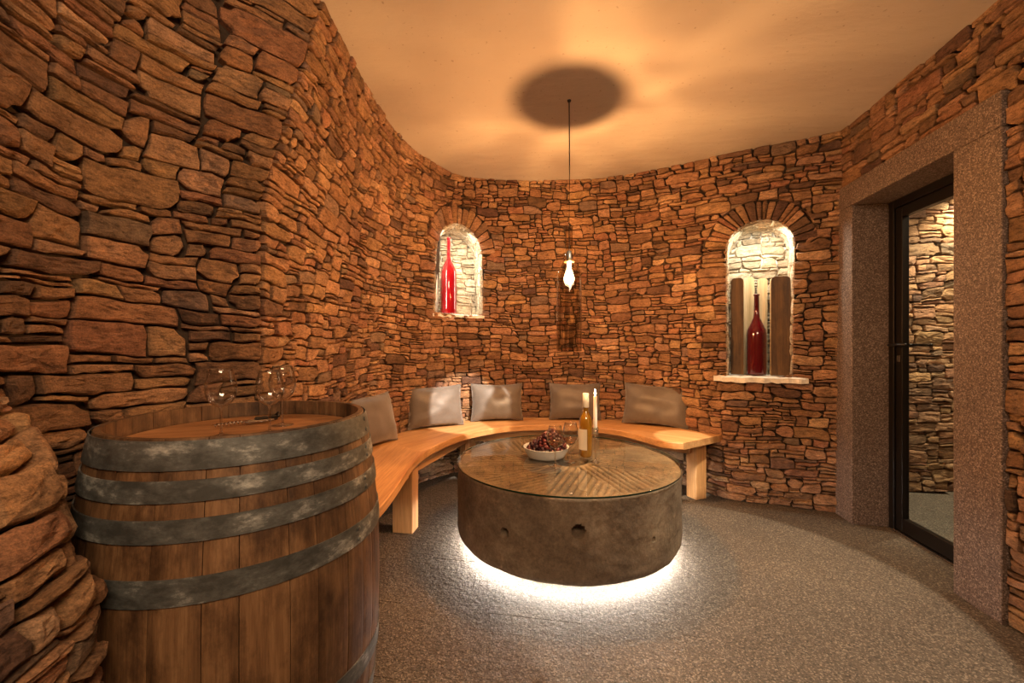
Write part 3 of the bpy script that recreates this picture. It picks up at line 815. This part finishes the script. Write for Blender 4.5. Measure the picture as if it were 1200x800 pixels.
# ------------------------------------------------------------------ cushions
def cushion(c, wd, ht, th, rz, tilt, roll, label, seed):
    nx, nz = 30, 24; V = []; Fc = []
    for side in (1, -1):
        for j in range(nz+1):
            for i in range(nx+1):
                u = -1+2*i/nx; v = -1+2*j/nz
                au, av = abs(u), abs(v)
                x = u*wd/2*(1-.055*(1-av**2)*au**3*1.2); z = v*ht/2*(1-.075*(1-au**2)*av**3*1.4)
                pr = ((1-au**2.6)*(1-av**2.6))**.48
                wr = noise.noise(Vector((u*2.1+seed, v*2.1, side)))*.014*pr
                ed = min(1-au, 1-av); wr += noise.noise(Vector((u*9+seed, v*9, side*3)))*.006*math.exp(-ed*5)*(1 if ed > .01 else .5)
                V.append((x, -side*(th/2*pr+wr*1.0)-0*1e-3, z))
    n = (nx+1)*(nz+1)
    for s_ in (0, 1):
        for j in range(nz):
            for i in range(nx):
                a = s_*n+j*(nx+1)+i; f = (a, a+1, a+nx+2, a+nx+1); Fc.append(f if s_ == 0 else f[::-1])
    def rim(f):
        return f
    e = MB(); e.V = V; e.F = Fc
    bpts = [j for j in range(nx+1)]+[(j+1)*(nx+1)-1 for j in range(1, nz+1)]+[nz*(nx+1)+i for i in range(nx-1, -1, -1)]+[j*(nx+1) for j in range(nz-1, 0, -1)]
    for a, b_ in zip(bpts, bpts[1:]+bpts[:1]): e.F.append((b_, a, n+a, n+b_))
    root = empty('cushion', c, label, 'cushion', group='cushions along the curved bench'); root.rotation_euler = (tilt, roll, rz)
    o = e.out('cover', FABRIC, root, smooth=True); o.location = (0, 0, ht/2)
    p = MB(); pts = [((Vector(V[a])+Vector(V[n+a]))/2) for a in bpts]; p.tube(pts+[pts[0]], .0028, 6); q = p.out('piping', FABRIC, o, smooth=True)
    return root
def cu(px, py, dy, wd, ht, th, rz, tilt, roll, label, seed):
    x, y = unproj(px, py, HB); cushion((x, y+dy, HB+.004), wd, ht, th, rz, tilt, roll, label, seed)
cu(443, 522, -.03, .45, .35, .14, math.radians(68), math.radians(-14), 0, 'brown cushion nearest the barrel, slanting against the left stone wall', 1)
cu(512, 501, -.0, .48, .345, .14, math.radians(30), math.radians(-12), math.radians(0), 'brightly lit cushion second along the bench from the barrel', 5)
cu(583, 492, -.06, .47, .335, .14, math.radians(8), math.radians(-10), 0, 'brightly lit cushion on the bench behind the grape bowl, left of the hanging lamp', 9)
cu(672, 490, -.10, .47, .335, .13, math.radians(-4), math.radians(-12), 0, 'shaded brown cushion standing behind the wine bottle and candle', 14)
cu(762, 497, -.09, .53, .35, .13, math.radians(-25), math.radians(-14), math.radians(2), 'wide brown cushion at the right end of the bench', 19)

# ------------------------------------------------------------------ millstone table
TX, TY, TR = .325, 2.49, .645; ZT = .466; ZB = .06
mill = empty('millstone_table', (TX, TY, 0), 'round brown millstone standing on the floor as a low table, lit underneath', 'table')
nt, nz = 540, 44; V = []; Fc = []
prof = []
for k in range(7): a = PI/2*k/6; prof.append((TR-.045*(1-math.sin(a)), ZB+.045*(1-math.cos(a))))
for k in range(1, nz+1): prof.append((TR, ZB+.045+(ZT-.006-ZB-.045)*k/nz))
prof.append((TR-.006, ZT))
holes = []
for px, py, r in ((591, 624.5, .017), (678, 623, .024), (767, 632, .009)):
    # on the front of the cylinder
    a = (px-600)/F; A_ = 1+a*a; B_ = -2*(TX*a+TY); C_ = TX*TX+TY*TY-TR*TR; y = (-B_-math.sqrt(B_*B_-4*A_*C_))/(2*A_); x = a*y
    holes.append((math.atan2(y-TY, x-TX), H_CAM-(py-405)/F*y, r))
for r, z in prof:
    for i in range(nt):
        t = 2*PI*i/nt; p = Vector((math.cos(t)*r, math.sin(t)*r, z))
        d = noise.noise(p*7)*.006+noise.noise(p*25)*.0028
        for ht_, hz_, hr_ in holes:
            dt_ = (t-ht_+PI) % (2*PI)-PI
            q = math.hypot(dt_*TR, z-hz_)
            if q < hr_*1.5: d -= .075*min(1, max(0, (hr_*1.25-q)/(hr_*.35)))
        rr = r+d; V.append((math.cos(t)*rr, math.sin(t)*rr, z))
m_ = len(prof)
for k in range(m_-1):
    for i in range(nt): Fc.append((k*nt+i, k*nt+(i+1) % nt, (k+1)*nt+(i+1) % nt, (k+1)*nt+i))
Fc.append(tuple(range(nt-1, -1, -1)))
mk('stone_drum', V, Fc, m_millstone(), mill, smooth=True, sharp=50)
nr = 110; V = []; Fc = []; NSEC = 10; FT = []
dots = [unproj(*q, .478) for q in ((622, 574), (713, 577), (776, 557), (762, 529), (555, 532), (596, 515.5))]
for k in range(nr+1):
    r = (TR-.006)*(k/nr)
    for i in range(nt):
        t = 2*PI*i/nt; x, y = r*math.cos(t), r*math.sin(t); h = 0
        sec = int(t/(2*PI/NSEC)); tk = t-sec*2*PI/NSEC
        d = r*math.sin(tk+.06)+noise.noise(Vector((x*5, y*5, 1)))*.007
        if .13 < r < TR-.03:
            f = (d/.036) % 1.0
            h -= .0125*max(0, 1-abs(f-.5)/.26)*min(1, (r-.13)/.04)*min(1, (TR-.03-r)/.05)
        if r < .13: h -= .03*min(1, (.13-r)/.015)
        h += noise.noise(Vector((x*14, y*14, 3)))*.003-.003
        for dx, dy in dots:
            if math.hypot(TX+x-dx, TY+y-dy) < .013: h -= .03
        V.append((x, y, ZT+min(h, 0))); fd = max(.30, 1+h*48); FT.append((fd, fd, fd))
for k in range(nr):
    for i in range(nt): Fc.append((k*nt+i, (k+1)*nt+i, (k+1)*nt+(i+1) % nt, k*nt+(i+1) % nt))
mk('dressed_face', V, Fc, m_mtop(), mill, smooth=True, tint=FT)
MB().lathe([(.50, 0), (.50, ZB+.001)], 64).out('plinth', BLACK, mill)
MB().lathe([(.563, .040), (.571, .040), (.571, .051), (.563, .051), (.563, .040)], 72, cap=False).out('light_strip', m_emit('led_white', (1, .93, .84), LED), mill)
GZ = .478
gl = MB(); gl.lathe([(0, 0), (TR+.004, 0)], 96, cap=False); gt = MB().lathe([(TR+.004, .010), (0, .010)], 96, cap=False)
glass = mk('glass_tabletop', *(lambda a: (a.V, a.F))(MB().lathe([(TR+.004, .009), (TR+.003, .010), (0.0001, .010)], 96, cap=False)), TOPG); glass.location = (TX, TY, ZT+.002)
tag(glass, 'thin round glass plate with green edge lying on the millstone', 'glass plate')
o = MB().lathe([(TR+.003, 0), (TR+.004, .001), (TR+.004, .009)], 96, cap=False).out('edge', EDGEG, glass, smooth=True)
GZ = ZT+.0122

# ------------------------------------------------------------------ barrel
BX, BY, BH = -.748, 1.17, .955
def br(z):      # outer radius
    t = (z/BH-.5)*2; return .356-.044*abs(t)**2.1
barrel = empty('wine_barrel', (BX, BY, 0), 'oak wine barrel with grey steel hoops standing upright in front of the left wall', 'barrel')
rb = random.Random(5); ns_ = 27; angs = [0]
for i in range(ns_): angs.append(angs[-1]+rb.uniform(.7, 1.3))
angs = [a/angs[-1]*2*PI for a in angs]
for i in range(ns_):
    a0, a1 = angs[i]+.0022, angs[i+1]-.0022; V = []; Fc = []; nz_ = 22; na = 5; th = .026; dr_ = rb.uniform(-.0007, .0007)
    for k in range(nz_+1):
        z = BH*k/nz_; ro = br(z)+dr_; ri = ro-th
        if k == nz_: ro -= .004; ri += .008
        row = [(ro-(.0016 if j in (0, na) else 0), a0+(a1-a0)*j/na) for j in range(na+1)]+[(ri, a1-(a1-a0)*j/2) for j in range(3)]
        for r, a in row: V.append((r*math.cos(a), r*math.sin(a), z))
    n = na+1+3
    for k in range(nz_):
        for j in range(n): Fc.append((k*n+j, k*n+(j+1) % n, (k+1)*n+(j+1) % n, (k+1)*n+j))
    Fc += [tuple(range(n-1, -1, -1)), tuple(nz_*n+j for j in range(n))]
    mk('stave', V, Fc, OAK, barrel)
def hoop(z0, z1):
    V = []; Fc = []; n = 96
    prof = [(br(z0)+.0005, z0), (br(z0)+.0036, z0), (br((z0+z1)/2)+.0040, (z0+z1)/2), (br(z1)+.0036, z1), (br(z1)+.0005, z1)]
    h = MB().lathe(prof, n, cap=False).out('hoop', HOOP, barrel, smooth=True, sharp=40)
    rvt = MB(); a = math.radians(-60)+z0*1.3
    for dz in (.25, .75):
        z = z0+(z1-z0)*dz; r = br(z)+.004
        rvt.lathe([(.007, 0), (.0055, .0025), (0, .0035)], 10)
    V2 = []
    for idx, (x, y, z) in enumerate(rvt.V):
        dz = .25 if idx < 30 else .75; zz = z0+(z1-z0)*dz; r = br(zz)+.0035
        p = Vector((z+r, x, y+zz)); V2.append((p.x*math.cos(a)-p.y*math.sin(a), p.x*math.sin(a)+p.y*math.cos(a), p.z))
    mk('rivets', V2, rvt.F, HOOP, h, smooth=True)
for z0, z1 in ((.893, .952), (.830, .873), (.752, .797), (.630, .683), (.272, .325), (.158, .203), (.082, .125), (.004, .062)): hoop(z0, z1)
hw_ = .283
for k in range(7):      # boards of the recessed head
    x0, x1 = -hw_+2*hw_*k/7+.0006, -hw_+2*hw_*(k+1)/7-.0006; nn_ = 8; V = []; Fc = []
    for i in range(nn_+1):
        y = x0+(x1-x0)*i/nn_; xx = math.sqrt(max(0, hw_**2-y*y)); V += [(-xx, y, .91), (xx, y, .91), (-xx, y, .888), (xx, y, .888)]
    for i in range(nn_): a = i*4; Fc += [(a, a+1, a+5, a+4), (a+2, a+6, a+7, a+3), (a, a+4, a+6, a+2), (a+1, a+3, a+7, a+5)]
    Fc += [(0, 2, 3, 1), (nn_*4, nn_*4+1, nn_*4+3, nn_*4+2)]
    o = mk('head_board', V, Fc, OAKHEAD, barrel); o.rotation_euler = (0, 0, .35)

# ------------------------------------------------------------------ glasses
def wineglass(loc, H, label, wine=None, scale_r=1.0):
    group = 'wine glasses on the glass table' if wine else 'empty wine glasses on the barrel'
    g = empty('wine_glass', loc, label, 'wine glass', group=group); k = H/.20; q = scale_r
    MB().lathe([(0.0001, .0), (.034*k*q, 0), (.034*k*q, .0012*k), (.015*k, .004*k), (.005*k, .008*k)], 32, cap=False).out('foot', STEMG, g, smooth=True)
    MB().lathe([(.005*k, .008*k), (.0036*k, .02*k), (.0034*k, .075*k), (.0055*k, .086*k)], 16, cap=False).out('stem', STEMG, g, smooth=True)
    bp = [(.0055, .086), (.018, .092), (.030, .103), (.038, .118), (.0415, .135), (.041, .152), (.037, .172), (.032, .190), (.0305, .20)]
    bi = [(r-.0009, z+.0008) for r, z in bp[::-1]]
    MB().lathe([(r*k*q, z*k) for r, z in bp+bi], 36, cap=False).out('bowl', GLASS, g, smooth=True)
    if wine:
        wp = [(r*k*q-.0016, z*k+.001) for r, z in bp if z <= wine]; top_ = wp[-1]
        MB().lathe([(0.0001, wp[0][1])]+wp+[(0.0001, top_[1])], 32, cap=False).out('wine', WINEP, g, smooth=True, sharp=50)
    return g
zb_ = .9105
def onhead(px, py): return (*unproj(px, py, zb_), zb_)
wineglass(onhead(259, 511), .178, 'empty wine glass standing alone at the left on the barrel head')
wineglass(onhead(316, 506.5), .172, 'empty wine glass at the front of the pair on the barrel')
wineglass(onhead(331, 498), .178, 'empty wine glass at the back of the pair on the barrel, nearest the bench')
def ont(px, py): return (*unproj(px, py, GZ), GZ)
wineglass(ont(650.5, 545.5), .225, 'wine glass in front of the grape bowl on the glass table', .128)
wineglass(ont(668.5, 540.5), .225, 'wine glass between the grape bowl and the wine bottle', .128)

# ------------------------------------------------------------------ corkscrew on the barrel
p0 = Vector(onhead(249, 503)); p1 = Vector(onhead(327, 492)); dd = p1-p0; L = dd.length
ck = empty('corkscrew', ((p0+p1)/2)[:], 'steel corkscrew with dark handle lying on the barrel head beside the glasses', 'corkscrew', math.atan2(dd.y, dd.x))
zc = .010
pts = [(-L/2+L*.42*i/90, .0042*math.cos(i*.55), zc+.0042*math.sin(i*.55)) for i in range(91)]
MB().tube(pts, [.0004+.0014*min(1, i/12) for i in range(91)], 6).out('worm', STEEL, ck, smooth=True)
MB().tube([(-.08*L, 0, zc), (.18*L, 0, zc)], .0035, 8).out('shaft', STEEL, ck, smooth=True)
h = MB(); h.box((.30*L, .004, zc), (.38*L, .014, .017), .05, .004); h.out('handle', DARKP, ck)
h = MB(); h.box((.16*L, -.018, zc-.002), (.40*L, .007, .008), -.16, .002); h.box((-.03*L, -.012, zc-.001), (.05*L, .016, .009), .3, .002); h.out('lever', STEEL, ck)
MB().tube([(.46*L, -.012, zc+.004), (.49*L, 0, zc+.014), (.46*L, .013, zc+.004)], .004, 8).out('bottle_rest', DARKP, ck, smooth=True)

# ------------------------------------------------------------------ bowl of grapes
bx, by = unproj(640, 534.3, GZ); by += .0
bowl = MB().lathe([(0.0001, .006), (.09, .006), (.105, 0), (.115, 0), (.120, .006), (.140, .040), (.147, .062), (.150, .066), (.144, .066), (.135, .042), (.112, .014), (0.0001, .012)], 64, cap=False).out('fruit_bowl', CERAM, None, smooth=True)
bowl.scale = (.93, .93, .93); bowl.location = (bx, by, GZ); tag(bowl, 'shallow grey-white stoneware bowl holding the grapes on the glass table', 'bowl')
gb = empty('grape_bunch', (bx, by, GZ+.013), 'heaped bunch of dark red grapes in the white bowl', 'grapes')
rg = random.Random(4); pl = []
gm = [None, None]
def heap(x, y): 
    e = max(0, 1-((x-.012)/.125)**2-(y/.118)**2); return .036+.100*e**.8*(1+.25*math.sin(x*30))
tries = 0
while len(pl) < 170 and tries < 14000:
    tries += 1; x, y = rg.uniform(-.125, .125), rg.uniform(-.12, .12)
    if math.hypot(x/.125, y/.12) > 1: continue
    z = heap(x, y)*(1 if rg.random() < .8 else rg.uniform(.5, 1)); r = rg.uniform(.0115, .0145)
    z = max(z, .008+r)
    if all((x-a)**2+(y-b_)**2+(z-c_)**2 > (.86*(r+q))**2 for a, b_, c_, q in pl): pl.append((x, y, z, r))
for mi, mat in enumerate((GRAPE, GRAPE2)):
    for gi in range(1): pass
gmesh = []
for mat in (GRAPE, GRAPE2):
    m = MB(); m.lathe([(math.cos(a)*1 if abs(a) < PI/2-.01 else .0001, math.sin(a)*1.12) for a in [(-PI/2+PI*k/8) for k in range(9)]], 12, cap=False)
    gmesh.append(m)
first = [None, None]
for x, y, z, r in pl:
    q = 0 if rg.random() < .62 else 1
    if first[q] is None:
        o = gmesh[q].out('grape', (GRAPE, GRAPE2)[q], gb, smooth=True); first[q] = o
    else:
        o = first[q].copy(); COL.objects.link(o); o.parent = gb
    o.location = (x, y, z); o.scale = (r, r, r); o.rotation_euler = (rg.uniform(-1, 1), rg.uniform(-1, 1), 0)
gb.scale = (.93, .93, .93)
MB().tube([(0, 0, .03), (.005, .01, .10), (.03, .01, .135), (.055, .0, .155)], .0022, 6).out('stalk', TWIG, gb, smooth=True)

# ------------------------------------------------------------------ wine bottle and candle
bt = empty('wine_bottle', ont(686.5, 537), 'tall clear bottle of golden wine with a white capsule on the glass table', 'bottle')
kb = .385/.30
bo = [(.0001, .006), (.024, .002), (.031, 0), (.0335, .004), (.034, .02), (.034, .165), (.0325, .182), (.026, .200), (.0165, .216), (.0135, .232), (.013, .295), (.0001, .295)]
MB().lathe([(r*kb*.93, z*kb) for r, z in bo], 40, cap=False).out('glass_body', GLASS, bt, smooth=True)
MB().lathe([(.0001, .010*kb)]+[((r-.003)*kb*.93, z*kb) for r, z in [(.030, .010), (.034, .02), (.034, .165), (.0325, .182), (.026, .199), (.0175, .214), (.0145, .232), (.0140, .240)]]+[(.0001, .240*kb)], 36, cap=False).out('wine', WINEL, bt, smooth=True)
MB().lathe([(.0136*kb, .238*kb), (.0148*kb, .240*kb), (.0145*kb, .300*kb), (.0135*kb, .3025*kb), (.0001, .3025*kb)], 24, cap=False).out('capsule', CAPS, bt, smooth=True, sharp=40)
V = []; Fc = []
for i in range(17):
    a = math.radians(165)+math.radians(105)*i/16; r = .0346*kb*.93
    for z in (.045, .140): V.append((r*math.cos(a), r*math.sin(a), z*kb))
for i in range(16): Fc.append((2*i, 2*i+2, 2*i+3, 2*i+1))
mk('label', V, Fc, PAPER, bt, smooth=True)
V = [(v[0]*1.003, v[1]*1.003, v[2]) for v in V]
ch = empty('candle_holder', ont(697.5, 541.5), 'slender clear glass candlestick beside the wine bottle', 'candle holder')
cz = .195
MB().lathe([(.0001, 0), (.026, 0), (.026, .003), (.010, .008), (.0045, .018), (.0042, .10), (.006, .128), (.0045, .134), (.008, .150), (.016, .160), (.018, .170), (.019, cz+.006), (.0145, cz+.006), (.0135, .168), (.0001, .163)], 28, cap=False).out('stem', STEMG, ch, smooth=True)
px_, py_, _ = ont(697.5, 541.5)
cdl = empty('candle', (px_, py_, GZ+.166), 'lit white taper candle in the glass candlestick', 'candle')
CHh = .215
MB().lathe([(.0001, 0), (.0125, .0), (.0115, .05), (.0105, CHh), (.009, CHh+.001), (.006, CHh-.002), (.0001, CHh-.003)], 24, cap=False).out('wax', WAX, cdl, smooth=True)
MB().tube([(0, 0, CHh-.004), (.001, 0, CHh+.008)], .001, 6).out('wick', DARKP, cdl)
MB().lathe([(.0001, CHh+.004), (.005, CHh+.012), (.0055, CHh+.018), (.003, CHh+.030), (.0001, CHh+.042)], 16, cap=False).out('flame', m_emit('flame', (1, .72, .38), 140), cdl, smooth=True)

# ------------------------------------------------------------------ pendant lamp
LX, LY = .337, 2.44
lamp = empty('pendant_lamp', (LX, LY, HC), 'pendant lamp made of a smoked glass bottle hanging on a thin black cord', 'lamp')
zr = lambda y: H_CAM+(405-y)/F*LY-HC
MB().tube([(0, 0, -.004), (.002, 0, -.35), (0, 0, zr(302))], .0032, 8).out('cord', CORD, lamp, smooth=True)
MB().lathe([(.0001, -.002), (.012, -.004), (.010, -.012), (.0001, -.014)], 20, cap=False).out('ceiling_plug', CORD, lamp, smooth=True)
zt_, zn, zs_, zb2 = zr(265), zr(302), zr(322), zr(411)
gp = [(.0205, zt_), (.0220, zt_-.004), (.0215, zn+.03), (.024, zn), (.036, zn-.025), (.058, zs_+.035), (.071, zs_), (.0735, zs_-.03), (.0735, zb2)]
MB().lathe(gp, 48, cap=False).out('glass_shade', SMOKE, lamp, smooth=True)
MB().lathe([(.0735, zb2), (.0745, zb2+.002), (.0715, zb2+.002), (.0735, zb2)], 48, cap=False).out('cut_rim', SMOKE, lamp, smooth=True)
MB().lathe([(.0001, zn+.045), (.014, zn+.040), (.017, zn-.0), (.018, zn-.03), (.0001, zn-.032)], 24, cap=False).out('socket', DARKP, lamp, smooth=True)
MB().lathe([(.018, zn-.018), (.031, zn-.020), (.031, zn-.026), (.018, zn-.028)], 32, cap=False).out('ring', BRASS, lamp, smooth=True)
zbb = zr(326)
MB().lathe([(.0001, zbb-.036), (.018, zbb-.030), (.029, zbb-.012), (.030, zbb+.004), (.022, zbb+.026), (.013, zbb+.040), (.012, zn-.03)], 24, cap=False).out('bulb', m_bulb(), lamp, smooth=True)
fil = bpy.data.lights.new('filament_light', 'POINT'); fil.energy = BULB; fil.color = WARM; fil.shadow_soft_size = .0075
fo = bpy.data.objects.new('filament_light', fil); COL.objects.link(fo); fo.location = (LX, LY, HC+zbb)

# ------------------------------------------------------------------ things in the niches
def nic(N, nh, cb, px, zoff, back):     # point inside a niche: photo x, height over sill, depth behind the wall face
    best = None
    for i in range(-60, 61):
        s = N['c']+N['hw']*1.1*i/60; p = SCf.P(s, N['zb']); q = Vector((p.x, p.y, N['zb']+zoff))-nh*back; e = abs(proj(q)[0]-px)
        if best is None or e < best[0]: best = (e, q)
    return best[1]
def deco_bottle(loc, H, r, nr_, sh, mat, label, nk=None):
    prof = [(.0001, .006), (r*.8, .002), (r*.96, 0), (r, .008), (r, H*sh), (r*.93, H*sh+r*.5), (r*.6, H*sh+r*1.25), (nr_*1.25, H*sh+r*1.9), (nr_, H*sh+r*2.5), (nr_*.95, H-.012), (nr_*1.2, H-.010), (nr_*1.2, H), (nr_*.8, H), (nr_*.8, H-.02), (.0001, H-.025)]
    o = MB().lathe(prof, 40, cap=False).out('decorative_bottle', mat, None, smooth=True); o.location = loc
    return tag(o, label, 'bottle', 'red bottles in the wall niches')
SZ = .014
q = nic(N1, nh1, cb1, 525.5, SZ, .10); hb = (366-277)/F*q.y
deco_bottle((q.x, q.y, N1['zb']+SZ), hb, .071, .0145, .52, REDG, 'tall glossy bright red long-necked bottle in the left wall niche')
q = nic(N2, nh2, cb2, 886.5, SZ, .10); hb = (438-344)/F*q.y
deco_bottle((q.x, q.y, N2['zb']+SZ), hb, .066, .0175, .50, DREDG, 'dark red bottle standing between boards in the right wall niche')
# boards in the right niche: three uprights with rounded shoulders
def board(px0, px1, pyt, back, th, mat, label, rot=0.0, seed=0, side=None):
    a = nic(N2, nh2, cb2, px0, SZ, back); b_ = nic(N2, nh2, cb2, px1, SZ, back); wd = (b_-a).length; c = (a+b_)/2
    Hb = H_CAM+(405-pyt)/F*c.y-(N2['zb']+SZ); V = []; n = 12; P = []
    P = [(-wd/2, 0), (wd/2, 0)]
    rr = min(.03, wd*.35)
    for i in range(6): t = PI/2*i/5; P.append((wd/2-rr+rr*math.cos(t), Hb-rr+rr*math.sin(t)))
    for i in range(6): t = PI/2+PI/2*i/5; P.append((-wd/2+rr+rr*math.cos(t), Hb-rr+rr*math.sin(t)))
    V = [(x, -th/2, z) for x, z in P]+[(x, th/2, z) for x, z in P]; n = len(P)
    Fc = [tuple(range(n)), tuple(range(2*n-1, n-1, -1))]+[((i+1) % n, i, n+i, n+(i+1) % n) for i in range(n)]
    fm = [0, 0]+[1]*n
    o = mk('wooden_board', V, Fc, mat, mats=[mat, PALEW], fm=fm); o.location = (c.x, c.y, N2['zb']+SZ)
    o.rotation_euler = (0, 0, math.atan2(t2.y, t2.x)+rot); return tag(o, label, 'board', 'upright boards in the right niche')
board(856.5, 872, 326, .075, .045, BARK, 'dark brown wooden board at the left side of the right niche', -.1)
board(903, 925.5, 324, .055, .045, BARK, 'dark brown wooden board at the right side of the right niche', .08)
board(871, 884, 325, .21, .03, PALEW, 'pale split wooden board behind the dark red bottle, left of the gap')
board(887.5, 899, 326, .22, .03, PALEW, 'pale split wooden board behind the dark red bottle, right of the gap')
